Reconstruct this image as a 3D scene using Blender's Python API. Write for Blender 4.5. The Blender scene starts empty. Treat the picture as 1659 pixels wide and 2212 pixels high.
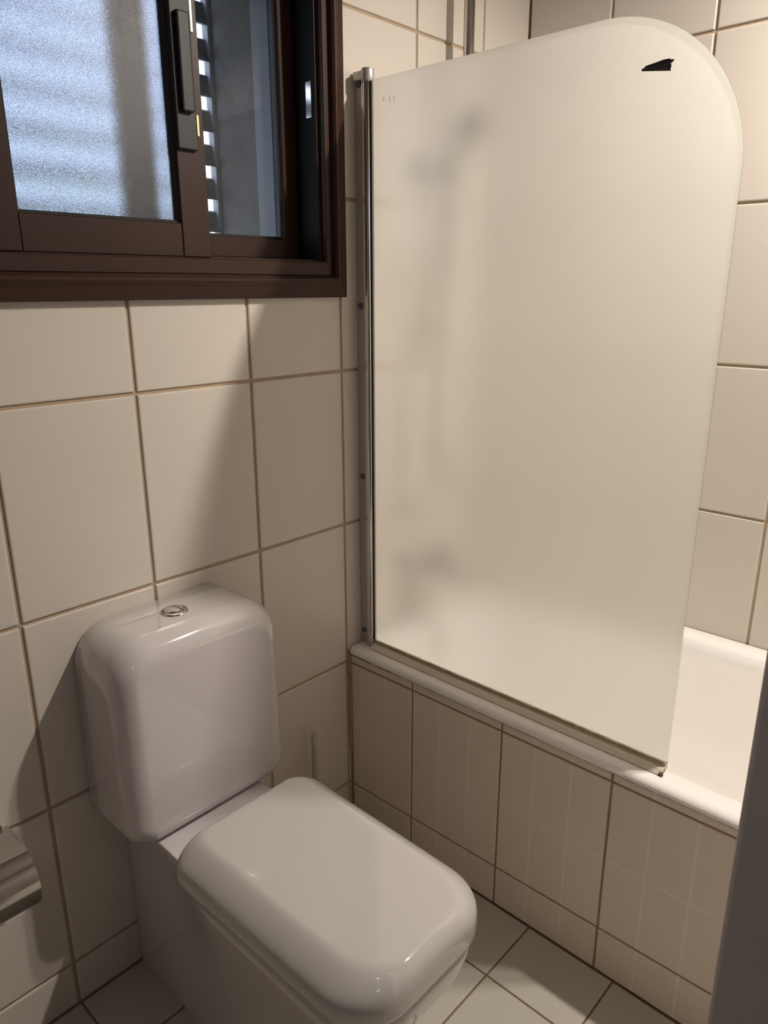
import bpy, bmesh, math, random
from mathutils import Vector, Matrix
random.seed(7)
S = bpy.context.scene
COL = S.collection
PI = math.pi

# ------------------------------------------------------------------ camera
cam_d = bpy.data.cameras.new('camera')
cam = bpy.data.objects.new('camera', cam_d); COL.objects.link(cam)
YAW, PITCH, ROLL, FPX = 0.82276, -0.29394, -0.00238, 1599.7
fwd = Vector((math.sin(YAW)*math.cos(PITCH), math.cos(YAW)*math.cos(PITCH), math.sin(PITCH)))
rgt = Vector((math.cos(YAW), -math.sin(YAW), 0)); up = rgt.cross(fwd)
r2 = rgt*math.cos(ROLL)+up*math.sin(ROLL); u2 = -rgt*math.sin(ROLL)+up*math.cos(ROLL)
M = Matrix((r2, u2, -fwd)).transposed().to_4x4(); M.translation = Vector((-1.1728, -1.2071, 1.3542))
cam.matrix_world = M
cam_d.sensor_fit = 'HORIZONTAL'; cam_d.sensor_width = 36.0; cam_d.lens = FPX/1659*36
cam_d.clip_start = 0.02
S.camera = cam

# ------------------------------------------------------------------ world: daylight over foliage outside
W = bpy.data.worlds.new('world'); S.world = W; W.use_nodes = True
nt = W.node_tree; nt.nodes.clear()
out = nt.nodes.new('ShaderNodeOutputWorld'); bg = nt.nodes.new('ShaderNodeBackground')
tc = nt.nodes.new('ShaderNodeTexCoord'); sx = nt.nodes.new('ShaderNodeSeparateXYZ')
nz = nt.nodes.new('ShaderNodeTexNoise'); nz.inputs['Scale'].default_value = 7.0
ad = nt.nodes.new('ShaderNodeMath'); ad.operation = 'MULTIPLY_ADD'
ad.inputs[1].default_value = 0.5; ad.inputs[2].default_value = -0.2
sm = nt.nodes.new('ShaderNodeMath'); sm.operation = 'ADD'
cr = nt.nodes.new('ShaderNodeValToRGB')
cr.color_ramp.elements[0].position = 0.0; cr.color_ramp.elements[0].color = (0.50, 0.66, 0.56, 1)
cr.color_ramp.elements[1].position = 0.22; cr.color_ramp.elements[1].color = (0.66, 0.78, 1.0, 1)
nt.links.new(tc.outputs['Generated'], sx.inputs[0]); nt.links.new(tc.outputs['Generated'], nz.inputs['Vector'])
nt.links.new(nz.outputs['Fac'], ad.inputs[0]); nt.links.new(ad.outputs[0], sm.inputs[0])
nt.links.new(sx.outputs['Z'], sm.inputs[1]); nt.links.new(sm.outputs[0], cr.inputs[0])
nt.links.new(cr.outputs[0], bg.inputs['Color']); bg.inputs['Strength'].default_value = 3.6
nt.links.new(bg.outputs[0], out.inputs[0])

# ------------------------------------------------------------------ lights: ceiling downlight over the bath, weak fill lamp added over the room
def disk(name, loc, power, size, col, rot=(0, 0, 0), spread=180):
    l = bpy.data.lights.new(name, 'AREA'); l.shape = 'DISK'; l.size = size; l.energy = power; l.color = col; l.spread = math.radians(spread)
    o = bpy.data.objects.new(name, l); COL.objects.link(o); o.location = loc; o.rotation_euler = rot
    return o
BULBS = [(0.35, -1.10, 2.26), (0.35, -1.21, 2.26)]
FILL_LAMP = (-1.35, -1.45, 2.46)
AIM = Vector((-0.12, 0.28, -1.0)).normalized()
AIM_ROT = AIM.to_track_quat('-Z', 'Y').to_euler()
for b_ in BULBS: disk('bath_spot_light', b_, 14.0, 0.05, (1.0, 0.90, 0.80), rot=AIM_ROT)
disk('fill_lamp_light', FILL_LAMP, 0.5, 0.05, (1.0, 0.84, 0.74))

S.view_settings.view_transform = 'Standard'; S.view_settings.look = 'None'
S.view_settings.exposure = 0.0; S.view_settings.gamma = 1.0; S.view_settings.use_curve_mapping = False
S.cycles.use_denoising = True
S.cycles.max_bounces = 14; S.cycles.diffuse_bounces = 6; S.cycles.glossy_bounces = 5
S.cycles.transmission_bounces = 10; S.cycles.transparent_max_bounces = 16
S.cycles.sample_clamp_indirect = 4.0; S.cycles.blur_glossy = 0.5

# ------------------------------------------------------------------ materials
def mat(name, col, rough=0.5, metal=0.0, coat=0.0, noise=None, bump=0.0, bscale=60.0, spec=0.5):
    m = bpy.data.materials.new(name); m.use_nodes = True
    n = m.node_tree; b = n.nodes['Principled BSDF']
    b.inputs['Base Color'].default_value = (*col, 1); b.inputs['Roughness'].default_value = rough
    b.inputs['Metallic'].default_value = metal; b.inputs['Coat Weight'].default_value = coat
    b.inputs['Specular IOR Level'].default_value = spec
    if noise or bump:
        t = n.nodes.new('ShaderNodeTexCoord')
    if noise:
        amt, sc, stretch = noise
        mp = n.nodes.new('ShaderNodeMapping'); mp.inputs['Scale'].default_value = stretch
        x = n.nodes.new('ShaderNodeTexNoise'); x.inputs['Scale'].default_value = sc; x.inputs['Detail'].default_value = 6
        mx = n.nodes.new('ShaderNodeMix'); mx.data_type = 'RGBA'
        mx.inputs[6].default_value = (*[c*(1-amt) for c in col], 1)
        mx.inputs[7].default_value = (*[min(1, c*(1+amt)) for c in col], 1)
        n.links.new(t.outputs['Object'], mp.inputs[0]); n.links.new(mp.outputs[0], x.inputs['Vector'])
        n.links.new(x.outputs['Fac'], mx.inputs[0]); n.links.new(mx.outputs[2], b.inputs['Base Color'])
    if bump:
        x = n.nodes.new('ShaderNodeTexNoise'); x.inputs['Scale'].default_value = bscale
        bp = n.nodes.new('ShaderNodeBump'); bp.inputs['Strength'].default_value = bump; bp.inputs['Distance'].default_value = 0.002
        n.links.new(t.outputs['Object'], x.inputs['Vector']); n.links.new(x.outputs['Fac'], bp.inputs['Height'])
        n.links.new(bp.outputs[0], b.inputs['Normal'])
    return m

def frosted(name, col, ior, rough, trans_mix, bump=0.0, bscale=400.0, gloss=0.05):
    """one sand-blasted face of a pane: rough refraction, milky scatter and a satin sheen"""
    m = bpy.data.materials.new(name); m.use_nodes = True; n = m.node_tree; n.nodes.clear()
    o = n.nodes.new('ShaderNodeOutputMaterial')
    rf = n.nodes.new('ShaderNodeBsdfRefraction'); rf.inputs['IOR'].default_value = ior
    rf.inputs['Roughness'].default_value = rough; rf.inputs['Color'].default_value = (*col, 1)
    tl = n.nodes.new('ShaderNodeBsdfTranslucent'); tl.inputs['Color'].default_value = (*col, 1)
    gl = n.nodes.new('ShaderNodeBsdfGlossy'); gl.inputs['Roughness'].default_value = 0.28
    df = n.nodes.new('ShaderNodeBsdfDiffuse'); df.inputs['Color'].default_value = (*col, 1)
    a = n.nodes.new('ShaderNodeMixShader'); a.inputs[0].default_value = trans_mix
    b = n.nodes.new('ShaderNodeMixShader'); b.inputs[0].default_value = gloss
    c = n.nodes.new('ShaderNodeMixShader'); c.inputs[0].default_value = 0.10
    n.links.new(rf.outputs[0], a.inputs[1]); n.links.new(tl.outputs[0], a.inputs[2])
    n.links.new(a.outputs[0], c.inputs[1]); n.links.new(df.outputs[0], c.inputs[2])
    n.links.new(c.outputs[0], b.inputs[1]); n.links.new(gl.outputs[0], b.inputs[2])
    n.links.new(b.outputs[0], o.inputs[0])
    if bump:
        t = n.nodes.new('ShaderNodeTexCoord'); x = n.nodes.new('ShaderNodeTexNoise'); x.inputs['Scale'].default_value = bscale
        bp = n.nodes.new('ShaderNodeBump'); bp.inputs['Strength'].default_value = bump; bp.inputs['Distance'].default_value = 0.001
        n.links.new(t.outputs['Object'], x.inputs['Vector']); n.links.new(x.outputs['Fac'], bp.inputs['Height'])
        for s in (rf, gl): n.links.new(bp.outputs[0], s.inputs['Normal'])
    return m

def clear(name, tint, gloss=0.04, haze=0.0):
    """clear face of a pane"""
    m = bpy.data.materials.new(name); m.use_nodes = True; n = m.node_tree; n.nodes.clear()
    o = n.nodes.new('ShaderNodeOutputMaterial'); tr = n.nodes.new('ShaderNodeBsdfTransparent')
    tr.inputs['Color'].default_value = (*tint, 1); gl = n.nodes.new('ShaderNodeBsdfGlossy'); gl.inputs['Roughness'].default_value = 0.03
    a = n.nodes.new('ShaderNodeMixShader'); a.inputs[0].default_value = gloss
    n.links.new(tr.outputs[0], a.inputs[1]); n.links.new(gl.outputs[0], a.inputs[2])
    last = a
    if haze:
        df = n.nodes.new('ShaderNodeBsdfTranslucent'); df.inputs['Color'].default_value = (0.8, 0.82, 0.9, 1)
        t = n.nodes.new('ShaderNodeTexCoord'); x = n.nodes.new('ShaderNodeTexNoise'); x.inputs['Scale'].default_value = 90; x.inputs['Detail'].default_value = 8
        mr = n.nodes.new('ShaderNodeMapRange'); mr.inputs[1].default_value = 0.3; mr.inputs[2].default_value = 0.8
        mr.inputs[3].default_value = haze*0.4; mr.inputs[4].default_value = haze*1.6
        b = n.nodes.new('ShaderNodeMixShader'); n.links.new(t.outputs['Object'], x.inputs['Vector'])
        n.links.new(x.outputs['Fac'], mr.inputs[0]); n.links.new(mr.outputs[0], b.inputs[0])
        n.links.new(a.outputs[0], b.inputs[1]); n.links.new(df.outputs[0], b.inputs[2]); last = b
    n.links.new(last.outputs[0], o.inputs[0])
    return m

TILE = mat('glazed_cream_tile', (0.67, 0.62, 0.555), 0.22, noise=(0.03, 3.0, (1, 1, 1)), bump=0.02, bscale=8, spec=0.4)
GROUT = mat('ochre_grout', (0.46, 0.35, 0.24), 0.9, noise=(0.18, 9.0, (1, 1, 1)), bump=0.3, bscale=300)
FTILE = mat('floor_tile', (0.54, 0.52, 0.46), 0.35, noise=(0.05, 4.0, (1, 1, 1)))
FGROUT = mat('floor_grout', (0.22, 0.16, 0.10), 0.9, noise=(0.2, 9.0, (1, 1, 1)))
PLASTER = mat('white_paint', (0.72, 0.68, 0.62), 0.7, bump=0.1, bscale=150)
HALL = mat('dim_taupe_paint', (0.30, 0.28, 0.26), 0.7)
CEIL = mat('ceiling_paint', (0.42, 0.40, 0.38), 0.8)
DOORP = mat('grey_door_paint', (0.82, 0.77, 0.78), 0.6, noise=(0.06, 8.0, (1, 1, 1)))
PORC = mat('white_porcelain', (0.65, 0.615, 0.62), 0.07, coat=0.6)
SEATM = mat('white_lid_plastic', (0.57, 0.555, 0.535), 0.08, coat=0.5)
ENAMEL = mat('bath_enamel', (0.93, 0.91, 0.88), 0.12, coat=0.4)
CHROME = mat('chrome', (0.62, 0.60, 0.58), 0.12, metal=1.0)
POLISH = mat('polished_chrome', (0.78, 0.76, 0.74), 0.16, metal=1.0)
ALU = mat('satin_aluminium', (0.52, 0.49, 0.47), 0.42, metal=0.55)
SCREWM = mat('grey_screw_cap', (0.10, 0.10, 0.11), 0.5)
BROWN = mat('brown_anodised_aluminium', (0.040, 0.018, 0.012), 0.42, metal=0.0, noise=(0.15, 6.0, (1, 1, 1)), spec=0.28)
BROWN_SHADE = mat('shaded_brown_aluminium', (0.009, 0.006, 0.005), 0.6, spec=0.2)
BLACK = mat('black_gasket', (0.012, 0.012, 0.013), 0.5)
BRASS = mat('brass', (0.75, 0.55, 0.28), 0.3, metal=1.0)
REVEAL = mat('rough_reveal_render', (0.19, 0.17, 0.165), 0.95, noise=(0.35, 14.0, (1, 1, 1)), bump=0.9, bscale=90)
REVEALP = mat('pale_shutter_guide', (0.30, 0.29, 0.33), 0.6)
SLATM = mat('grey_louvre', (0.10, 0.10, 0.105), 0.6)
SEALM = mat('yellowed_seal', (0.50, 0.42, 0.30), 0.35, noise=(0.3, 14.0, (1, 4, 1)))
SEALT = mat('pale_drip_fin', (0.74, 0.68, 0.55), 0.3, noise=(0.15, 10.0, (1, 1, 1)))
MOULD = mat('brown_mould', (0.13, 0.085, 0.045), 0.9, noise=(0.5, 60.0, (1, 1, 1)))
CAULK = mat('old_caulk', (0.40, 0.25, 0.12), 0.7, noise=(0.45, 25.0, (1, 1, 1)))
BRUSHM = mat('cream_plastic', (0.50, 0.45, 0.34), 0.4)
PAPER = mat('toilet_paper', (0.80, 0.74, 0.70), 0.9, bump=0.2, bscale=200)
CARD = mat('cardboard', (0.45, 0.35, 0.22), 0.9)
WHITEP = mat('white_plastic', (0.75, 0.73, 0.70), 0.35)
GLASSF = frosted('frosted_screen_face', (0.97, 0.965, 0.955), 1.30, 0.58, 0.34, gloss=0.08)
GLASSC = clear('clear_screen_face', (0.97, 0.985, 0.97), 0.03)
GLASSE = clear('glass_edge', (0.80, 0.86, 0.82), 0.10)
WINF = frosted('obscured_window_face', (0.49, 0.54, 0.63), 1.45, 0.15, 0.05, bump=0.5, bscale=700, gloss=0.05)
WINC = clear('clear_window_face', (0.95, 0.96, 0.97), 0.02)
WINB = bpy.data.materials.new('smooth_window_face'); WINB.use_nodes = True
WINB.node_tree.nodes.clear()
_o = WINB.node_tree.nodes.new('ShaderNodeOutputMaterial'); _r = WINB.node_tree.nodes.new('ShaderNodeBsdfRefraction')
_r.inputs['IOR'].default_value = 1.45; _r.inputs['Roughness'].default_value = 0.02; _r.inputs['Color'].default_value = (0.93, 0.96, 0.97, 1)
WINB.node_tree.links.new(_r.outputs[0], _o.inputs[0])
WIND = clear('dusty_window_face', (0.93, 0.93, 0.96), 0.02, haze=0.035)

# beige bath panel tile: three faint columns and a mid line printed on each tile
PTILE = mat('printed_beige_tile', (0.76, 0.68, 0.575), 0.35)
P1, PW, PZ2, PZ3 = -0.207, 0.2505, 0.453, 0.099
def printed(m):
    n = m.node_tree; b = n.nodes['Principled BSDF']
    t = n.nodes.new('ShaderNodeTexCoord'); s = n.nodes.new('ShaderNodeSeparateXYZ'); n.links.new(t.outputs['Object'], s.inputs[0])
    def line(sock, off, period, width):
        a = n.nodes.new('ShaderNodeMath'); a.operation = 'SUBTRACT'; a.inputs[1].default_value = off - period/2
        p = n.nodes.new('ShaderNodeMath'); p.operation = 'FLOORED_MODULO'; p.inputs[1].default_value = period
        c = n.nodes.new('ShaderNodeMath'); c.operation = 'SUBTRACT'; c.inputs[1].default_value = period/2
        d = n.nodes.new('ShaderNodeMath'); d.operation = 'ABSOLUTE'
        e = n.nodes.new('ShaderNodeMath'); e.operation = 'LESS_THAN'; e.inputs[1].default_value = width/2
        n.links.new(sock, a.inputs[0])
        for q, r in ((a, p), (p, c), (c, d), (d, e)): n.links.new(q.outputs[0], r.inputs[0])
        return e.outputs[0]
    l1 = line(s.outputs['Y'], P1, PW/3, 0.0055)
    l2 = line(s.outputs['Z'], (PZ2+PZ3)/2, 0.354, 0.0048)
    mx = n.nodes.new('ShaderNodeMath'); mx.operation = 'MAXIMUM'; n.links.new(l1, mx.inputs[0]); n.links.new(l2, mx.inputs[1])
    nz = n.nodes.new('ShaderNodeTexNoise'); nz.inputs['Scale'].default_value = 22; n.links.new(t.outputs['Object'], nz.inputs['Vector'])
    ml = n.nodes.new('ShaderNodeMath'); ml.operation = 'MULTIPLY'; n.links.new(mx.outputs[0], ml.inputs[0]); n.links.new(nz.outputs['Fac'], ml.inputs[1])
    c = n.nodes.new('ShaderNodeMix'); c.data_type = 'RGBA'
    c.inputs[6].default_value = (0.76, 0.68, 0.575, 1); c.inputs[7].default_value = (0.86, 0.82, 0.77, 1)
    n.links.new(ml.outputs[0], c.inputs[0]); n.links.new(c.outputs[2], b.inputs['Base Color'])
printed(PTILE)
# black sticker with pale scratches
STICK = bpy.data.materials.new('torn_black_sticker'); STICK.use_nodes = True
def _st():
    n = STICK.node_tree; b = n.nodes['Principled BSDF']; b.inputs['Roughness'].default_value = 0.5
    t = n.nodes.new('ShaderNodeTexCoord'); mp = n.nodes.new('ShaderNodeMapping'); mp.inputs['Scale'].default_value = (1, 20, 300)
    x = n.nodes.new('ShaderNodeTexNoise'); x.inputs['Scale'].default_value = 1.2
    r = n.nodes.new('ShaderNodeValToRGB'); r.color_ramp.elements[0].position = 0.5; r.color_ramp.elements[0].color = (0.022, 0.018, 0.018, 1)
    r.color_ramp.elements[1].position = 0.68; r.color_ramp.elements[1].color = (0.22, 0.20, 0.19, 1)
    n.links.new(t.outputs['Object'], mp.inputs[0]); n.links.new(mp.outputs[0], x.inputs['Vector'])
    n.links.new(x.outputs['Fac'], r.inputs[0]); n.links.new(r.outputs[0], b.inputs['Base Color'])
_st()

# ------------------------------------------------------------------ helpers
def link(name, bm, m, parent=None, smooth=False, angle=None):
    me = bpy.data.meshes.new(name)
    bmesh.ops.recalc_face_normals(bm, faces=bm.faces)
    bm.to_mesh(me); bm.free()
    for x in (m if isinstance(m, (list, tuple)) else [m]): me.materials.append(x)
    o = bpy.data.objects.new(name, me); COL.objects.link(o)
    if parent: o.parent = parent
    if smooth:
        for p in me.polygons: p.use_smooth = True
        if angle: me.set_sharp_from_angle(angle=math.radians(angle))
    return o
def tag(o, label=None, cat=None, group=None, kind=None):
    for k, v in (('label', label), ('category', cat), ('group', group), ('kind', kind)):
        if v: o[k] = v
    return o
def empty(name, loc, **k):
    o = bpy.data.objects.new(name, None); COL.objects.link(o); o.location = loc; o.empty_display_size = 0.05
    return tag(o, **k)
def under(child, parent):
    """parent to an empty that was moved: keep world coordinates of the mesh"""
    child.parent = parent; child.matrix_parent_inverse = Matrix.Translation(parent.location).inverted()
    return child
def box(bm, x0, x1, y0, y1, z0, z1, bev=0.0, seg=2):
    r = bmesh.ops.create_cube(bm, size=1)
    bmesh.ops.scale(bm, vec=(x1-x0, y1-y0, z1-z0), verts=r['verts'])
    bmesh.ops.translate(bm, vec=((x0+x1)/2, (y0+y1)/2, (z0+z1)/2), verts=r['verts'])
    if bev:
        es = list({e for v in r['verts'] for e in v.link_edges})
        bmesh.ops.bevel(bm, geom=es, offset=bev, segments=seg, affect='EDGES', profile=0.5)
def bx(*a, **k):
    bm = bmesh.new(); box(bm, *a, **k); return bm
def loft(bm, rings, cap0=True, cap1=True, closed=True):
    V = [[bm.verts.new(p) for p in r] for r in rings]; n = len(V[0])
    for a, b in zip(V, V[1:]):
        for i in range(n if closed else n-1):
            j = (i+1) % n
            try: bm.faces.new((a[i], a[j], b[j], b[i]))
            except ValueError: pass
    if cap0: bm.faces.new(V[0][::-1])
    if cap1: bm.faces.new(V[-1])
    return V
def rrect(cx, cy, hx, hy, r, n=8, rr=None):
    """rounded rectangle outline; rr = four corner radii (++, -+, --, +-)"""
    rs = rr or (r, r, r, r); pts = []
    for (sx_, sy_), R, a0 in zip(((1, 1), (-1, 1), (-1, -1), (1, -1)), rs, (0, 90, 180, 270)):
        R = max(min(R, hx, hy), 1e-4)
        for k in range(n+1):
            a = math.radians(a0+90*k/n)
            pts.append((cx+sx_*(hx-R)+R*math.cos(a), cy+sy_*(hy-R)+R*math.sin(a)))
    return pts
def tube(bm, pts, r, n=16, caps=True):
    pts = [Vector(p) for p in pts]; rs = r if isinstance(r, (list, tuple)) else [r]*len(pts)
    rings = []; ref = None
    for i, p in enumerate(pts):
        d = (pts[min(i+1, len(pts)-1)]-pts[max(i-1, 0)]).normalized()
        if ref is None: ref = Vector((1, 0, 0)) if abs(d.x) < 0.9 else Vector((0, 0, 1))
        u = (ref-d*ref.dot(d)).normalized(); v = d.cross(u); ref = u
        rings.append([p+rs[i]*(u*math.cos(2*PI*k/n)+v*math.sin(2*PI*k/n)) for k in range(n)])
    loft(bm, rings, caps, caps)
def tb(pts, r, n=16):
    bm = bmesh.new(); tube(bm, pts, r, n); return bm
def lathe(prof, c, axis='Z', n=32):
    """prof = (radius, height) list around axis through c"""
    bm = bmesh.new(); rings = []
    for r, h in prof:
        ring = []
        for k in range(n):
            a = 2*PI*k/n; x, y = max(r, 1e-5)*math.cos(a), max(r, 1e-5)*math.sin(a)
            p = {'Z': (x, y, h), 'Y': (x, h, y), 'X': (h, x, y)}[axis]
            ring.append((c[0]+p[0], c[1]+p[1], c[2]+p[2]))
        rings.append(ring)
    loft(bm, rings); return bm
def arcpts(cx, cy, r, a0, a1, n):
    return [(cx+r*math.cos(math.radians(a0+(a1-a0)*k/n)), cy+r*math.sin(math.radians(a0+(a1-a0)*k/n))) for k in range(n+1)]
def sweep_rect(x0, z0, x1, z1, prof):
    """mitred frame: prof = closed list of (inset x, inset z, y)"""
    bm = bmesh.new(); rings = []
    for sx_, sz_ in ((0, 0), (1, 0), (1, 1), (0, 1)):
        rings.append([bm.verts.new(((x1-dx) if sx_ else (x0+dx), y, (z1-dz) if sz_ else (z0+dz))) for dx, dz, y in prof])
    n = len(prof)
    for i in range(4):
        a, b = rings[i], rings[(i+1) % 4]
        for k in range(n):
            bm.faces.new((a[k], a[(k+1) % n], b[(k+1) % n], b[k]))
    return bm

# tile mesh shared by size
_tc = {}
def tile_mesh(w, h, t, m, key):
    k = (round(w, 4), round(h, 4), key)
    if k not in _tc:
        bm = bmesh.new(); e = 0.0014
        b = [(-w/2, -h/2), (w/2, -h/2), (w/2, h/2), (-w/2, h/2)]
        i = [(x-math.copysign(e, x), y-math.copysign(e, y)) for x, y in b]
        i2 = [(x-math.copysign(e*2.2, x), y-math.copysign(e*2.2, y)) for x, y in b]
        loft(bm, [[(x, y, 0) for x, y in b], [(x, y, t*0.6) for x, y in b], [(x, y, t*0.92) for x, y in i], [(x, y, t) for x, y in i2]])
        me = bpy.data.meshes.new('tile'); bmesh.ops.recalc_face_normals(bm, faces=bm.faces); bm.to_mesh(me); bm.free(); me.materials.append(m)
        _tc[k] = me
    return _tc[k]
def lay(parent, rects, place, t, m, gap, key, nmax=300):
    """rects in wall coordinates (u0,u1,v0,v1); place(u,v) -> matrix whose local z points off the wall"""
    for u0, u1, v0, v1 in rects:
        w, h = u1-u0-gap, v1-v0-gap
        if w < 0.004 or h < 0.004: continue
        o = bpy.data.objects.new('tile', tile_mesh(w, h, t, m, key)); COL.objects.link(o)
        o.parent = parent; o.matrix_world = place((u0+u1)/2, (v0+v1)/2) @ Matrix.Rotation(random.uniform(-1, 1)*0.0012, 4, 'X') @ Matrix.Rotation(random.uniform(-1, 1)*0.0012, 4, 'Y')
def grid(us, vs): return [(us[i], us[i+1], vs[j], vs[j+1]) for i in range(len(us)-1) for j in range(len(vs)-1)]
def cut(rects, hole):
    out_ = []; a, b, c, d = hole
    for u0, u1, v0, v1 in rects:
        if u1 <= a or u0 >= b or v1 <= c or v0 >= d: out_.append((u0, u1, v0, v1)); continue
        if v0 < c: out_.append((u0, u1, v0, c)); v0 = c
        if v1 > d: out_.append((u0, u1, d, v1)); v1 = d
        if u0 < a: out_.append((u0, a, v0, v1)); u0 = a
        if u1 > b: out_.append((b, u1, v0, v1)); u1 = b
    return out_

# ------------------------------------------------------------------ setting
TT = 0.004                                   # tile proud of the grout bed; tile face lies on the wall plane
XL, XR, YF, HC = -1.95, 0.682, -1.95, 2.5
WX0, WX1, WZ0, WZ1 = -0.80, -0.003, 1.335, 2.10     # window frame outline
ZR = [0.0, 0.099, 0.455, 0.817, 1.177, 1.534, 1.891, 2.25, HC]
XC = [-0.009+0.2500*k for k in range(1, 3)]
XS = [XL, -1.763, -1.511, -1.261, -1.011, -0.760, -0.512, -0.261, -0.009, 0.239, 0.487, XR]

fl = link('floor', bx(XL-0.1, XR+0.1, YF-0.1, 0.0, -0.1, -0.0025), FGROUT); fl['kind'] = 'structure'
fx = sorted([-0.164-0.198*k for k in range(0, 10) if -0.164-0.198*k > XL] + [XL, -0.001])
fy = sorted([-0.555-0.198*k for k in range(-2, 8) if YF < -0.555-0.198*k < 0] + [YF, 0.0])
lay(fl, grid(fx, fy), lambda u, v: Matrix.Translation((u, v, -0.0025)), 0.0025, FTILE, 0.0042, 'f')

ce = link('ceiling', bx(XL-0.1, XR+0.1, YF-0.1, 0.5, HC, HC+0.1), CEIL); ce['kind'] = 'structure'

bm = bmesh.new(); D = 0.352
HX0, HX1, HZ0, HZ1 = WX0+0.03, WX1-0.03, WZ0+0.03, WZ1-0.03
box(bm, XL-0.1, HX0, TT, D, -0.1, HC); box(bm, HX1, XR+0.1, TT, D, -0.1, HC)
box(bm, HX0, HX1, TT, D, -0.1, HZ0); box(bm, HX0, HX1, TT, D, HZ1, HC)
wb = link('wall_back', bm, GROUT); wb['kind'] = 'structure'
r_ = cut(grid(XS, ZR), (WX0+0.012, WX1-0.012, WZ0+0.012, WZ1-0.012))
lay(wb, r_, lambda u, v: Matrix.Translation((u, TT, v)) @ Matrix.Rotation(PI/2, 4, 'X'), TT, TILE, 0.0066, 'w')

wr = link('wall_right', bx(XR+TT, XR+0.12, YF-0.1, 0.0, -0.1, HC), GROUT); wr['kind'] = 'structure'
YB = sorted([-0.479-0.25*k for k in range(-1, 6) if -0.479-0.25*k > YF] + [YF, 0.0])
lay(wr, [q for q in grid(YB, ZR) if q[3] > 0.46], lambda u, v: Matrix.Translation((XR+TT, u, v)) @ Matrix(((0, 0, -1, 0), (-1, 0, 0, 0), (0, 1, 0, 0), (0, 0, 0, 1))), TT, TILE, 0.0066, 'w')

wl = link('wall_left', bx(XL-0.1, XL, YF-0.1, 0.0, -0.1, HC), HALL); wl['kind'] = 'structure'
bm = bmesh.new(); V0, V1, V2, V3 = -1.78, -1.46, 1.45, 1.80
box(bm, XL-0.1, V0, YF-0.1, YF, -0.1, HC); box(bm, V1, XR+0.1, YF-0.1, YF, -0.1, HC)
box(bm, V0, V1, YF-0.1, YF, -0.1, V2); box(bm, V0, V1, YF-0.1, YF, V3, HC)
wf = link('wall_front', bm, HALL); wf['kind'] = 'structure'
w2 = empty('fill_window', (0, 0, 0), kind='structure')  # unseen window added behind the camera to let in cool fill daylight
link('fill_window_frame', sweep_rect(V0, V2, V1, V3, [(0, 0, YF-0.06), (0, 0, YF+0.004), (0.03, 0.03, YF+0.004), (0.03, 0.03, YF-0.06)]), BROWN, w2)
link('glass_pane', bx(V0+0.028, V1-0.028, YF-0.032, YF-0.028, V2+0.028, V3-0.028), WINC, w2)

# door leaf standing open to the right of the camera: only its edge strip shows
dr = empty('door_1', (-0.66, -1.50, 0.0), kind='structure')
def door_part(name, b, m):
    # local: x along the leaf from its free edge to the hinge, y thickness
    o = link(name, b, m); o.parent = dr; return o
DOOR_E, DOOR_H = Vector((-0.7065, -1.0990, 0)), Vector((-0.56, -1.88, 0))
dv = (DOOR_H-DOOR_E); dl = dv.length; dr.location = DOOR_E; dr.rotation_euler = (0, 0, math.atan2(dv.y, dv.x))
door_part('leaf', bx(0, dl, -0.0, 0.04, 0.012, 2.05, bev=0.003), DOORP)
door_part('handle', tb([(0.06, -0.002, 1.0), (0.06, -0.045, 1.0), (0.17, -0.048, 1.0)], 0.009), CHROME)

# ------------------------------------------------------------------ window
win = empty('window_1', (0, 0, 0), kind='structure')
link('architrave', sweep_rect(WX0, WZ0, WX1, WZ1, [(0, 0, 0.0), (0, 0, -0.013), (0.003, 0.003, -0.017), (0.020, 0.022, -0.021), (0.029, 0.032, -0.026), (0.034, 0.037, -0.026), (0.038, 0.041, -0.021), (0.041, 0.044, -0.010), (0.041, 0.044, 0.02), (0.02, 0.02, 0.02), (0.02, 0.02, 0.0)]), BROWN, win)
TF = link('track_frame', sweep_rect(WX0, WZ0, WX1, WZ1, [(0.042, 0.045, 0.0), (0.042, 0.045, -0.012), (0.054, 0.069, -0.012), (0.055, 0.071, -0.010), (0.055, 0.071, 0.003), (0.062, 0.075, 0.003), (0.062, 0.075, 0.058), (0.052, 0.073, 0.060), (0.052, 0.080, 0.066), (0.052, 0.080, 0.13), (0.030, 0.030, 0.13), (0.030, 0.030, 0.0)]), [BROWN, BROWN_SHADE], win)
for f in TF.data.polygons: f.material_index = 0 if f.center.y < 0.004 else 1  # recessed faces get the darker brown: groove shade put into the colour
link('keeper_plate', bx(-0.0665, -0.0655, 0.014, 0.030, 1.680, 1.745, bev=0.0004), CHROME, win)
def sash(x0, x1, z0, z1, y0, y1, ls, rs_, br, tr, mats, name='sash', bead=0.006):
    bm = bmesh.new(); b = 0.0015
    box(bm, x0, x0+ls, y0, y1, z0, z1, b, 1); box(bm, x1-rs_, x1, y0, y1, z0, z1, b, 1)
    box(bm, x0+ls, x1-rs_, y0+0.001, y1, z0, z0+br, b, 1); box(bm, x0+ls, x1-rs_, y0+0.001, y1, z1-tr, z1, b, 1)
    s = link(name, bm, BROWN, win)
    gx0, gx1, gz0, gz1 = x0+ls, x1-rs_, z0+br, z1-tr; ym = (y0+y1)/2
    g = link('gasket', sweep_rect(gx0-0.001, gz0-0.001, gx1+0.001, gz1+0.001, [(0, 0, ym-0.009), (bead, bead, ym-0.005), (bead, bead, ym+0.006), (0, 0, ym+0.010)]), BLACK, s)
    bm = bx(gx0+0.001, gx1-0.001, ym-0.002, ym+0.002, gz0+0.001, gz1-0.001)
    p = link('glass_pane', bm, mats, s)
    for f in p.data.polygons: f.material_index = 0 if f.normal.y < -0.9 else 1
    return s
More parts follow.
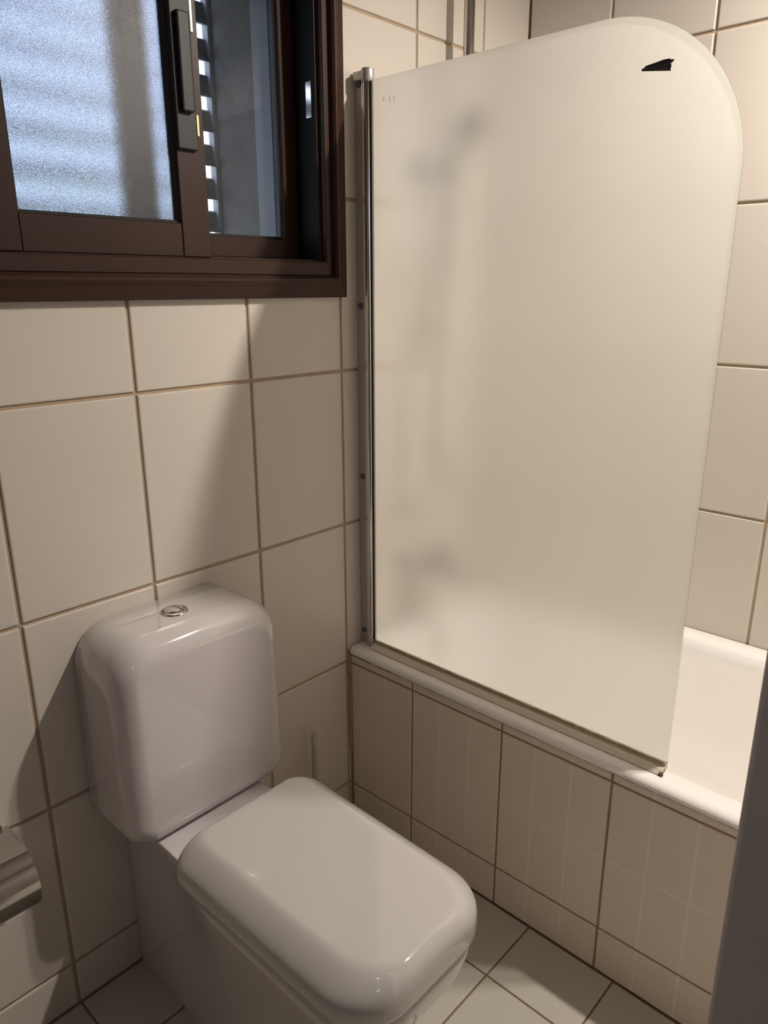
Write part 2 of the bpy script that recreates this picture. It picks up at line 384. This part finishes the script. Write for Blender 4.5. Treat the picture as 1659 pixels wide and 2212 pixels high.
s1 = sash(-0.748, -0.334, 1.408, 2.028, 0.000, 0.030, 0.075, 0.058, 0.056, 0.056, [WINF, WINB])
s2 = sash(-0.448, -0.057, 1.412, 2.028, 0.072, 0.100, 0.058, 0.040, 0.040, 0.056, [WIND, WINC])
# meeting stile latch
lk = link('latch_case', bx(-0.392, -0.352, -0.008, 0.0, 1.583, 1.87, bev=0.002), BLACK, s1)
lk['label'] = 'black latch case on the meeting stile'
link('latch_lever', bx(-0.384, -0.360, -0.018, -0.008, 1.640, 1.79, bev=0.003), BLACK, lk)
link('latch_pin', bx(-0.3535, -0.3485, -0.009, -0.003, 1.606, 1.640, bev=0.0008), BRASS, lk)
link('latch_pin', bx(-0.3535, -0.3485, -0.009, -0.003, 1.764, 1.86, bev=0.0008), BRASS, lk)
# wall reveal outside the glass
bm = bmesh.new()
box(bm, -0.068, HX1+0.02, 0.13, 0.352, WZ0+0.02, WZ1-0.02); box(bm, HX0-0.02, -0.755, 0.13, 0.352, WZ0+0.02, WZ1-0.02)
box(bm, -0.755, -0.068, 0.13, 0.352, WZ0+0.02, 1.418); box(bm, -0.755, -0.068, 0.13, 0.352, 2.03, WZ1-0.02)
link('outer_reveal', bm, REVEAL, win)
link('shutter_guide', bx(-0.075, -0.067, 0.128, 0.185, 1.418, 2.03, bev=0.002), REVEALP, win)

# louvred shutter in the opening
sh = empty('louvre_shutter', (-0.41, 0.385, 1.418), label='grey fixed louvre shutter outside the brown window, daylight between slats', cat='shutter')
k = 0; z = 1.572
zz = 1.502-0.0705
bm = bmesh.new(); box(bm, -0.755, -0.742, 0.330, 0.352, 1.418, 2.03, 0.001, 1); under(link('side_frame', bm, SLATM), sh)
bm = bmesh.new(); box(bm, -0.0775, -0.068, 0.330, 0.352, 1.418, 2.03, 0.001, 1); under(link('side_frame', bm, REVEALP), sh)
slat0 = None
for i in range(9):
    zc = 1.5015+0.0705*i
    bm = bmesh.new()
    prof = [(-0.014, -0.019), (-0.010, -0.023), (0.004, -0.021), (0.010, 0.017), (0.017, 0.021), (0.014, 0.026), (0.004, 0.022), (-0.004, -0.017)]
    if slat0 is None:
        loft(bm, [[(x, y, z_) for y, z_ in prof] for x in (-0.332, 0.332)])
        slat0 = link('slat', bm, SLATM); o = slat0
    else:
        bm.free(); o = slat0.copy(); COL.objects.link(o)
    o.location = (-0.4105, 0.338, zc); 
    loc = o.location.copy(); o.parent = sh; o.location = loc-sh.location

# ------------------------------------------------------------------ bath
bath = empty('bathtub', (0.33, -0.85, 0.0), label='white enamel bathtub with rolled rim behind the frosted screen', cat='bathtub')
BY0, BY1 = -0.002, -1.72
def ring(hx0, hx1, y0, y1, z, r):
    return [(x, y, z) for x, y in rrect((hx0+hx1)/2, (y0+y1)/2, (hx1-hx0)/2, abs(y1-y0)/2, r, 8)]
bm = bmesh.new()
R = [(0.000, 0.674, BY0-0.004, BY1+0.01, 0.4775, 0.01), (-0.007, 0.677, BY0-0.002, BY1, 0.4785, 0.014), (-0.0115, 0.679, BY0-0.001, BY1, 0.4830, 0.016),
     (-0.0105, 0.680, BY0, BY1, 0.4900, 0.018), (-0.004, 0.680, BY0, BY1, 0.4955, 0.018), (0.008, 0.672, BY0-0.012, BY1+0.012, 0.4975, 0.02),
     (0.044, 0.626, -0.062, BY1+0.06, 0.4960, 0.07), (0.052, 0.617, -0.070, BY1+0.07, 0.4905, 0.078), (0.058, 0.609, -0.078, BY1+0.08, 0.470, 0.085),
     (0.085, 0.585, -0.13, BY1+0.12, 0.28, 0.10), (0.105, 0.565, -0.17, BY1+0.16, 0.155, 0.11), (0.13, 0.54, -0.20, BY1+0.2, 0.115, 0.12), (0.20, 0.47, -0.28, BY1+0.28, 0.10, 0.10)]
loft(bm, [ring(*q) for q in R], cap0=False)
under(link('tub', bm, ENAMEL, smooth=True), bath)
under(link('drain', lathe([(0, 0.0), (0.033, 0.0), (0.035, 0.003), (0.02, 0.004), (0, 0.004)], (0.335, -0.34, 0.1005)), CHROME, smooth=True, angle=40), bath)
under(link('overflow', lathe([(0, 0.0), (0.033, 0.0), (0.033, -0.006), (0.026, -0.010), (0, -0.011)], (0.335, -0.086, 0.42), 'Y'), CHROME, smooth=True, angle=40), bath)

# tiled side panel below the rim
pn = under(link('side_panel', bx(TT*0.7, 0.04, BY1-0.1, -0.0005, 0.0, 0.4775), mat('panel_grout', (0.34, 0.235, 0.165), 0.9, noise=(0.25, 9.0, (1, 1, 1)))), bath)
pn['label'] = 'beige tiled side panel under the rim'
ys = [-0.003] + [P1-PW*k for k in range(6)] + [BY1-0.1]
def panel_tile(y0, y1, za, zb):
    # rows run slightly out of level, so each tile has its own corner heights
    g = 0.0027; bm = bmesh.new(); ya, yb = y0-g, y1+g
    def q(e, x): return [(x, ya-e, za(ya)+g+e), (x, yb+e, za(yb)+g+e), (x, yb+e, zb(yb)-g-e), (x, ya-e, zb(ya)-g-e)]
    loft(bm, [q(0, TT*0.7), q(0, 0.0012), q(0.0012, 0.0)])
    o = link('tile', bm, PTILE); o.parent = pn
z3 = lambda y: 0.092-0.0185*y
z2 = lambda y: 0.4495-0.0055*y
for i in range(len(ys)-1):
    panel_tile(ys[i], ys[i+1], lambda y: -0.0005, z3)
    panel_tile(ys[i], ys[i+1], z3, z2)
    panel_tile(ys[i], ys[i+1], z2, lambda y: 0.4805)
# stained caulk bead down the corner and under the rim
bm = bmesh.new()
n_ = 60; random.seed(3)
pts = [(-0.002, -0.002, 0.0+0.485*k/n_) for k in range(n_+1)]
tube(bm, pts, [0.0035+0.0025*random.random() if k > 24 else 0.0022 for k in range(n_+1)], 8)
tag(link('caulk_bead', bm, CAULK, smooth=True), 'stained brown sealant bead in the corner beside the beige bath panel', 'sealant')
bm = bmesh.new(); random.seed(5)
tube(bm, [(-0.0035, -0.004-1.6*k/120, 0.4770) for k in range(121)], [0.0012+(0.002 if k < 14 else 0.0006)*random.random() for k in range(121)], 6)
tag(link('rim_joint', bm, MOULD, smooth=True), 'dark mouldy joint line running under the bath rim', 'sealant')

# ------------------------------------------------------------------ shower screen
scr = empty('shower_screen', (0.04, -0.04, 0.497), label='frosted glass bath screen with rounded top corner on a chrome hinge pole', cat='shower screen')
GX0, GX1 = 0.0375, 0.0425
GY0, GY1, GZ0, GZ1, GR = -0.052, -0.792, 0.512, 1.754, 0.238
outl = [(GY0, GZ0), (GY0, GZ1)]
outl += [(GY1+GR+GR*math.cos(math.radians(a)), GZ1-GR+GR*math.sin(math.radians(a))) for a in [90+90*k/24 for k in range(25)]]
# slight cut at the lower free corner
outl += [(GY1, GZ0+0.002), (GY1+0.002, GZ0)]
bm = bmesh.new()
loft(bm, [[(GX0, y, z) for y, z in outl], [(GX1, y, z) for y, z in outl]])
gp = link('glass_panel', bm, [GLASSF, GLASSC, GLASSE]); under(gp, scr)
for f in gp.data.polygons: f.material_index = 0 if f.normal.x < -0.9 else (1 if f.normal.x > 0.9 else 2)
# etched maker's mark, barely readable
ey = [[(-0.0865, 1.7180), (-0.0835, 1.7165), (-0.0840, 1.7120), (-0.0880, 1.7110)], [(-0.1035, 1.7185), (-0.1015, 1.7150), (-0.1020, 1.7090), (-0.1045, 1.7060)], [(-0.1140, 1.7150), (-0.1130, 1.7110), (-0.1140, 1.7065)]]
bm = bmesh.new()
for a in ey: tube(bm, [(GX0-0.0001, y, z) for y, z in a], 0.0005, 6)
under(link('etched_mark', bm, mat('etch', (0.42, 0.42, 0.38), 0.6)), scr)
# wall profile, its screws, the hinge pole
wp = under(link('wall_profile', bx(0.040, 0.062, -0.026, -0.0003, 0.4985, 1.769, bev=0.0015), ALU), scr)
bm = bmesh.new(); box(bm, 0.0385, 0.062, -0.0275, -0.0225, 0.4985, 1.769, 0.001, 1)
under(link('profile_lip', bm, CHROME), scr)
for zc in (1.753, 1.316, 0.928, 0.530):
    o = link('screw', lathe([(0, 0.0), (0.0072, 0.0), (0.0070, -0.0026), (0.0050, -0.0040), (0, -0.0042)], (0.040, -0.0135, zc), 'X', 20), SCREWM, smooth=True, angle=50)
    o.parent = wp
PYc, PXc = -0.0385, 0.041
po = under(link('hinge_pole', lathe([(0, 0.503), (0.0102, 0.503), (0.0108, 0.506), (0.0108, 1.757), (0, 1.757)], (PXc, PYc, 0), 'Z', 40), POLISH, smooth=True, angle=40), scr)
under(link('pole_foot', lathe([(0, 0.4985), (0.0122, 0.4985), (0.0126, 0.501), (0.0126, 0.514), (0.0118, 0.516), (0, 0.516)], (PXc, PYc, 0), 'Z', 40), ALU, smooth=True, angle=40), scr)
cp = under(link('pole_cap', lathe([(0, 1.752), (0.0128, 1.752), (0.0135, 1.7535), (0.0135, 1.7745), (0.0125, 1.7765), (0, 1.7770)], (PXc, PYc, 0), 'Z', 40), ALU, smooth=True, angle=40), scr)
link('cap_bracket', bx(PXc-0.009, PXc+0.006, PYc+0.008, -0.004, 1.757, 1.774, bev=0.002), ALU, cp)
under(link('glass_clamp', bx(0.0350, 0.0450, -0.0528, -0.0496, 0.505, 1.752, bev=0.0008), BLACK), scr)
# bottom seal: channel over the glass, drip fin leaning out onto the rim, mould line
bm = bmesh.new(); random.seed(11); N = 70; rings = []
for k in range(N+1):
    y = -0.053-0.738*k/N; j = 0.0022*random.random()
    rings.append([(0.0345, y, 0.5005), (0.0345, y, 0.5145+j), (0.0368, y, 0.5150+j), (0.0368, y, 0.5125), (0.0432, y, 0.5125), (0.0432, y, 0.515), (0.0455, y, 0.5145), (0.0455, y, 0.5005)])
loft(bm, rings); under(link('bottom_seal', bm, SEALM), scr)
bm = bmesh.new(); rings = []
for k in range(N+1):
    y = -0.053-0.738*k/N
    rings.append([(0.0345, y, 0.5075), (0.0345, y, 0.5095), (0.026, y, 0.5065), (0.019, y, 0.5000), (0.018, y, 0.4988), (0.025, y, 0.5040)])
loft(bm, rings); under(link('drip_fin', bm, SEALT), scr)
bm = bmesh.new(); random.seed(12)
tube(bm, [(0.0338, -0.055-0.735*k/90, 0.5150) for k in range(91)], [0.0008+0.0012*random.random() for _ in range(91)], 6)
under(link('mould_line', bm, mat('seal_dirt', (0.30, 0.21, 0.10), 0.8, noise=(0.4, 40, (1, 1, 1)))), scr)
under(link('fin_tip', bx(0.017, 0.024, -0.7935, -0.786, 0.4975, 0.5035, bev=0.001), MOULD), scr)

# torn sticker on the glass
STP = [(-0.625, 1.674), (-0.626, 1.671), (-0.672, 1.664), (-0.671, 1.667), (-0.672, 1.67), (-0.671, 1.674), (-0.674, 1.676), (-0.676, 1.678), (-0.674, 1.679), (-0.671, 1.679), (-0.668, 1.681), (-0.659, 1.681), (-0.652, 1.68), (-0.645, 1.679), (-0.636, 1.678), (-0.631, 1.677), (-0.629, 1.675)]
bm = bmesh.new()
loft(bm, [[(GX0-0.0006, y, z) for y, z in STP], [(GX0-0.00005, y, z) for y, z in STP]])
tag(link('sticker', bm, STICK), 'torn black sticker left near the rounded corner of the glass screen', 'sticker')

# ------------------------------------------------------------------ shower fittings behind the glass, seen as blurs
rs = empty('shower_rail', (0.353, -0.05, 0.0), label='vertical chrome shower rail on the window wall above the bath', cat='shower rail')
RX, RY = 0.353, -0.055
under(link('rail', tb([(RX, RY, 1.22), (RX, RY, 2.32)], 0.0125, 24), CHROME, smooth=True), rs)
for zc in (1.25, 2.29):
    bm = lathe([(0, -0.0005), (0.020, -0.0005), (0.020, -0.008), (0.010, -0.012), (0.010, -0.05), (0, -0.05)], (RX, 0, zc), 'Y', 24)
    under(link('bracket', bm, CHROME, smooth=True, angle=40), rs)
sl = under(link('slider', lathe([(0, 1.59), (0.020, 1.59), (0.022, 1.594), (0.022, 1.63), (0.020, 1.634), (0, 1.634)], (RX, RY, 0), 'Z', 24), SCREWM, smooth=True, angle=40), rs)
hs = empty('hand_shower', (0.30, -0.10, 1.66), label='hand shower hanging on the rail behind the frosted glass', cat='hand shower')
under(link('grip', tb([(0.353, -0.088, 1.545), (0.350, -0.098, 1.615), (0.340, -0.125, 1.68)], [0.010, 0.012, 0.014], 16), CHROME, smooth=True), hs)
bm = bmesh.new(); hd = Vector((-0.35, -0.62, -0.70)).normalized(); c0 = Vector((0.333, -0.14, 1.69))
tube(bm, [c0-hd*0.012, c0-hd*0.008, c0+hd*0.010, c0+hd*0.016], [0.018, 0.042, 0.046, 0.040], 28)
hh = under(link('head', bm, CHROME, smooth=True, angle=40), hs)
bm = bmesh.new(); tube(bm, [c0+hd*0.0158, c0+hd*0.0175], [0.036, 0.035], 28); o = link('spray_face', bm, SCREWM); o.parent = hh
hp = [(0.353, -0.088, 1.545), (0.345, -0.085, 1.45), (0.31, -0.085, 1.30), (0.27, -0.09, 1.08), (0.275, -0.10, 0.95), (0.34, -0.09, 0.88), (0.385, -0.06, 0.93), (0.392, -0.02, 0.97), (0.392, -0.001, 0.97)]
bm = bmesh.new(); tube(bm, hp, 0.0068, 10); under(link('hose', bm, CHROME, smooth=True), hs)
mx = empty('bath_mixer', (0.30, 0.0, 0.63), label='chrome bath mixer tap on the wall, blurred behind the glass', cat='tap')
bm = bmesh.new(); tube(bm, [(0.255, -0.062, 0.655), (0.262, -0.062, 0.655), (0.422, -0.062, 0.655), (0.429, -0.062, 0.655)], [0.020, 0.026, 0.026, 0.020], 24)
under(link('body', bm, CHROME, smooth=True, angle=40), mx)
for xx in (0.275, 0.409):
    under(link('wall_flange', lathe([(0, -0.0005), (0.033, -0.0005), (0.033, -0.006), (0.022, -0.016), (0.016, -0.020), (0.016, -0.055), (0, -0.055)], (xx, 0, 0.655), 'Y', 24), CHROME, smooth=True, angle=40), mx)
under(link('spout', tb([(0.342, -0.07, 0.652), (0.342, -0.12, 0.648), (0.342, -0.165, 0.635), (0.342, -0.175, 0.615)], [0.018, 0.016, 0.014, 0.013], 20), CHROME, smooth=True), mx)
under(link('lever', tb([(0.342, -0.062, 0.675), (0.342, -0.075, 0.700), (0.342, -0.13, 0.720)], [0.022, 0.016, 0.008], 16), CHROME, smooth=True), mx)

# ------------------------------------------------------------------ toilet
wc = empty('toilet', (-0.512, -0.35, 0.0), label='white close-coupled toilet with lid down under the window', cat='toilet')
CX = -0.511
def cring(y, ins, zb=0.387, zt=0.786):
    pts = rrect(0, (zb+zt)/2, 0.174-ins, (zt-zb)/2-ins, 0.0, 9, rr=tuple(max(R-ins, 0.012) for R in (0.072, 0.072, 0.052, 0.052)))
    out_ = []
    for x, z in pts:
        f = (z-zb)/(zt-zb)
        out_.append((CX+x*(1.02-0.035*f), y-0.006*(1-f)*(1 if y < -0.05 else 0), z))
    return out_
bm = bmesh.new()
rg = [cring(-0.0012, 0.003), cring(-0.004, 0.0), cring(-0.05, 0.0), cring(-0.114, 0.0)]
RD = 0.045
for k in range(1, 11):
    a = math.radians(9*k); rg.append(cring(-0.114-RD*math.sin(a), RD*0.95*(1-math.cos(a))))
rg.append(cring(-0.1595, 0.070)); rg.append(cring(-0.1600, 0.12))
loft(bm, rg)
ci = under(link('cistern', bm, PORC, smooth=True, angle=60), wc)
BT = (-0.519, -0.074, 0.7862)
b1 = link('flush_plate', lathe([(0, -0.001), (0.0250, -0.001), (0.0250, 0.0008), (0.0235, 0.0028), (0.0190, 0.0034), (0.0185, 0.0022), (0, 0.0022)], BT, 'Z', 40), CHROME, smooth=True, angle=35)
b1.parent = ci
for s_ in (0, 1):
    bm = bmesh.new(); rings = []
    a0, a1 = (math.radians(62), math.radians(298)) if s_ else (math.radians(-54), math.radians(54))
    rr_ = 0.0176; n_ = 22
    oc = [(rr_*math.cos(a0+(a1-a0)*k/n_), rr_*math.sin(a0+(a1-a0)*k/n_)) for k in range(n_+1)]
    ins = [(x*0.86+(0.0009 if not s_ else -0.0006), y*0.86) for x, y in oc]
    loft(bm, [[(BT[0]+x, BT[1]+y, BT[2]+0.0020) for x, y in oc], [(BT[0]+x, BT[1]+y, BT[2]+0.0044) for x, y in oc], [(BT[0]+x, BT[1]+y, BT[2]+0.0060) for x, y in ins]])
    o = link('flush_button', bm, POLISH, smooth=True, angle=35); o.parent = ci
# pan: skirt to the wall, bowl widening forward
def pring(z, hb, hw, yf, yb=-0.0015, rf=0.10, n=10, ybulge=0.20):
    # outline: straight skirt of half width hb near the wall, easing out to hw, rounded front
    L = []
    K = 14
    for k in range(K+1):
        y = yb+(-ybulge*1.9-yb)*k/K; t = min(max((-y-ybulge*0.6)/(ybulge*1.2), 0), 1); t = t*t*(3-2*t)
        L.append((hb+(hw-hb)*t, y))
    ra = min(rf, hw-0.005)
    L.append((hw, yf+ra+0.02))
    for k in range(0, n+1):
        a = math.radians(90*k/n); L.append((hw-ra+ra*math.cos(a), yf+ra-ra*math.sin(a)))
    R_ = [(CX+x, y, z) for x, y in L]; Lf = [(CX-x, y, z) for x, y in L][::-1]
    return R_+Lf
bm = bmesh.new()
loft(bm, [pring(0.0005, 0.114, 0.116, -0.47, rf=0.10), pring(0.02, 0.113, 0.115, -0.475, rf=0.10), pring(0.10, 0.112, 0.118, -0.50, rf=0.10), pring(0.20, 0.112, 0.130, -0.575, rf=0.11),
          pring(0.28, 0.113, 0.139, -0.645, rf=0.11), pring(0.33, 0.113, 0.148, -0.684, rf=0.10), pring(0.36, 0.114, 0.150, -0.692, rf=0.095), pring(0.376, 0.114, 0.150, -0.693, rf=0.095), pring(0.3815, 0.112, 0.147, -0.690, rf=0.092)])
pan = under(link('pan', bm, PORC, smooth=True, angle=50), wc)
bm = bmesh.new()
loft(bm, [[(CX+x, y, z) for x, y in rrect(0, -0.051, h, 0.0495, 0.045, 6, rr=(0.004, 0.004, 0.045, 0.045))] for z, h in ((0.30, 0.110), (0.325, 0.1145), (0.35, 0.118), (0.372, 0.123), (0.389, 0.126))])
under(link('cistern_bracket', bm, PORC, smooth=True, angle=50), wc)
# hinge ledge between the cistern and the lid
bm = bmesh.new(); box(bm, CX-0.126, CX+0.110, -0.262, -0.135, 0.372, 0.3915, 0.003, 2)
under(link('hinge_ledge', bm, PORC), wc)
# seat
def lring(z, ins, hw=0.160, yb=-0.238, yf=-0.700, dy=0):
    pts = []
    P = rrect(0, (yb+yf)/2, hw-ins, (yb-yf)/2-ins*0.8, 0, 10, rr=tuple(max(R-ins, 0.01) for R in (0.040, 0.040, 0.095, 0.095)))
    for x, y in P:
        f = (y-yf)/(yb-yf); pts.append((CX+x*(0.975+0.035*f), y+dy, z))
    return pts
bm = bmesh.new()
loft(bm, [lring(0.3822, 0.013), lring(0.3835, 0.010), lring(0.392, 0.010), lring(0.3945, 0.013)])
under(link('seat', bm, SEATM, smooth=True, angle=50), wc)
bm = bmesh.new()
lr = [lring(0.3950, 0.006), lring(0.3960, 0.0015), lring(0.4000, 0.0), lring(0.410, 0.0005)]
def lid_ring(t, z):
    # left/right flanks slope gently, the front turns over tightly
    pts = []
    P0 = lring(z, 0.0); cxs = CX; n = len(P0)
    sx_, sy_ = 1-t*0.050/0.160, 1-(0.0225*min(t, 1)**2.2+0.05*max(t-1, 0))/0.231
    yc = (-0.238-0.700)/2
    for x, y, _ in P0: pts.append((cxs+(x-cxs)*sx_, yc+(y-yc)*sy_, z))
    return pts
for t, z in ((0.02, 0.4180), (0.07, 0.4262), (0.16, 0.4330), (0.30, 0.4400), (0.48, 0.4475), (0.66, 0.4540), (0.80, 0.4583), (0.90, 0.4605), (0.98, 0.4616), (1.06, 0.4619), (1.2, 0.4620), (2.2, 0.4620)):
    lr.append(lid_ring(t, z))
loft(bm, lr)
under(link('lid', bm, SEATM, smooth=True, angle=60), wc)
for xx in (CX-0.075, CX+0.070):
    bm = bmesh.new(); tube(bm, [(xx-0.016, -0.243, 0.4045), (xx+0.016, -0.243, 0.4045)], 0.0065, 14)
    under(link('hinge', bm, SEATM, smooth=True, angle=40), wc)

# ------------------------------------------------------------------ toilet brush in the corner
br = empty('toilet_brush', (-0.166, -0.062, 0.0), label='cream toilet brush with ribbed handle standing in the corner behind the toilet', cat='brush')
bxp, byp = -0.172, -0.052
under(link('holder', lathe([(0, 0.0), (0.046, 0.0), (0.048, 0.006), (0.044, 0.10), (0.040, 0.118), (0.037, 0.118), (0.037, 0.05), (0, 0.05)], (bxp, byp, 0), 'Z', 28), BRUSHM, smooth=True, angle=40), br)
under(link('bristles', lathe([(0, 0.052), (0.025, 0.055), (0.034, 0.075), (0.034, 0.105), (0.02, 0.122), (0, 0.124)], (bxp, byp, 0), 'Z', 24), WHITEP, smooth=True), br)
pr = [(0, 0.118), (0.0055, 0.118), (0.0055, 0.16)]
for k in range(24):
    z0 = 0.162+0.0062*k; pr += [(0.0056, z0), (0.0082, z0+0.0016), (0.0082, z0+0.0036), (0.0056, z0+0.0052)]
pr += [(0.0070, 0.315), (0.0076, 0.335), (0.0066, 0.347), (0.0042, 0.353), (0, 0.354)]
under(link('handle', lathe(pr, (bxp, byp, 0), 'Z', 18), BRUSHM, smooth=True, angle=30), br)

# ------------------------------------------------------------------ toilet roll and its chrome hood
th = empty('toilet_roll_holder', (-0.90, -0.06, 0.43), label='curved chrome toilet roll hood on the tiles at the left', cat='toilet roll holder')
HCy, HCz, HR = -0.062, 0.410, 0.058
def hood(n=16):
    bm = bmesh.new(); rings = []
    pr_o = [(-0.001, HCz+HR*0.98), (-0.03, HCz+HR)] + [(HCy-HR*math.sin(math.radians(a)), HCz+HR*math.cos(math.radians(a))) for a in range(5, 146, 10)]
    pr_i = [(y*1.0+0.0, z-0.0015) for y, z in pr_o[:2]] + [(HCy-(HR-0.0015)*math.sin(math.radians(a)), HCz+(HR-0.0015)*math.cos(math.radians(a))) for a in range(5, 146, 10)]
    prof = pr_o+pr_i[::-1]
    for x in (-0.965, -0.833): rings.append([(x, y, z) for y, z in prof])
    loft(bm, rings); return bm
under(link('hood', hood(), CHROME, smooth=True, angle=35), th)
under(link('back_plate', bx(-0.955, -0.843, -0.006, -0.0005, 0.395, 0.475, bev=0.001), CHROME), th)
under(link('spindle', tb([(-0.960, HCy+0.004, HCz-0.004), (-0.838, HCy+0.004, HCz-0.004)], 0.005, 12), CHROME, smooth=True), th)
tr = empty('toilet_roll', (-0.90, -0.058, 0.41), label='white toilet paper roll hanging under the chrome hood', cat='toilet roll')
bm = bmesh.new(); n_ = 36
rings = []
for x, r in ((-0.951, 0.020), (-0.951, 0.047), (-0.949, 0.049), (-0.849, 0.049), (-0.847, 0.047), (-0.847, 0.020)):
    rings.append([(x, HCy+0.006+r*math.cos(2*PI*k/n_), HCz-0.006+r*math.sin(2*PI*k/n_)) for k in range(n_)])
rings.append(rings[0]); loft(bm, rings, False, False); bmesh.ops.remove_doubles(bm, verts=bm.verts, dist=1e-6)
under(link('paper', bm, PAPER, smooth=True, angle=40), tr)
bm = bmesh.new(); box(bm, -0.949, -0.842, -0.0460, -0.0450, 0.315, 0.400)
under(link('loose_sheet', bm, PAPER), tr)

# ------------------------------------------------------------------ ceiling lights out of frame: the added fill lamp, then the bath spots
e = empty('ceiling_light', FILL_LAMP, label='round white fill lamp added at the ceiling, out of view', cat='light')
o = link('trim_ring', lathe([(0.040, 0.028), (0.040, -0.008), (0.046, -0.012), (0.056, -0.008), (0.058, 0.04)], (0, 0, 0), 'Z', 40), WHITEP, smooth=True, angle=40); o.parent = e
e = empty('ceiling_light', (0.35, -1.155, HC), label='white lamp with two spot heads under the ceiling over the bath', cat='light')
under(link('mounting_bar', bx(0.32, 0.38, -1.27, -1.04, HC-0.022, HC, bev=0.004), WHITEP), e)
for b_ in BULBS:
    p0 = Vector(b_); bm = bmesh.new()
    tube(bm, [p0+AIM*q for q in (0.012, 0.004, 0.0, -0.004, -0.05, -0.07, -0.075)], [0.030, 0.030, 0.0275, 0.030, 0.026, 0.016, 0.010], 24, caps=False)
    hd_ = under(link('spot_head', bm, WHITEP, smooth=True, angle=40), e)
    under(link('arm', tb([p0-AIM*0.07, (b_[0], b_[1], HC-0.02)], 0.006, 12), WHITEP, smooth=True), e)
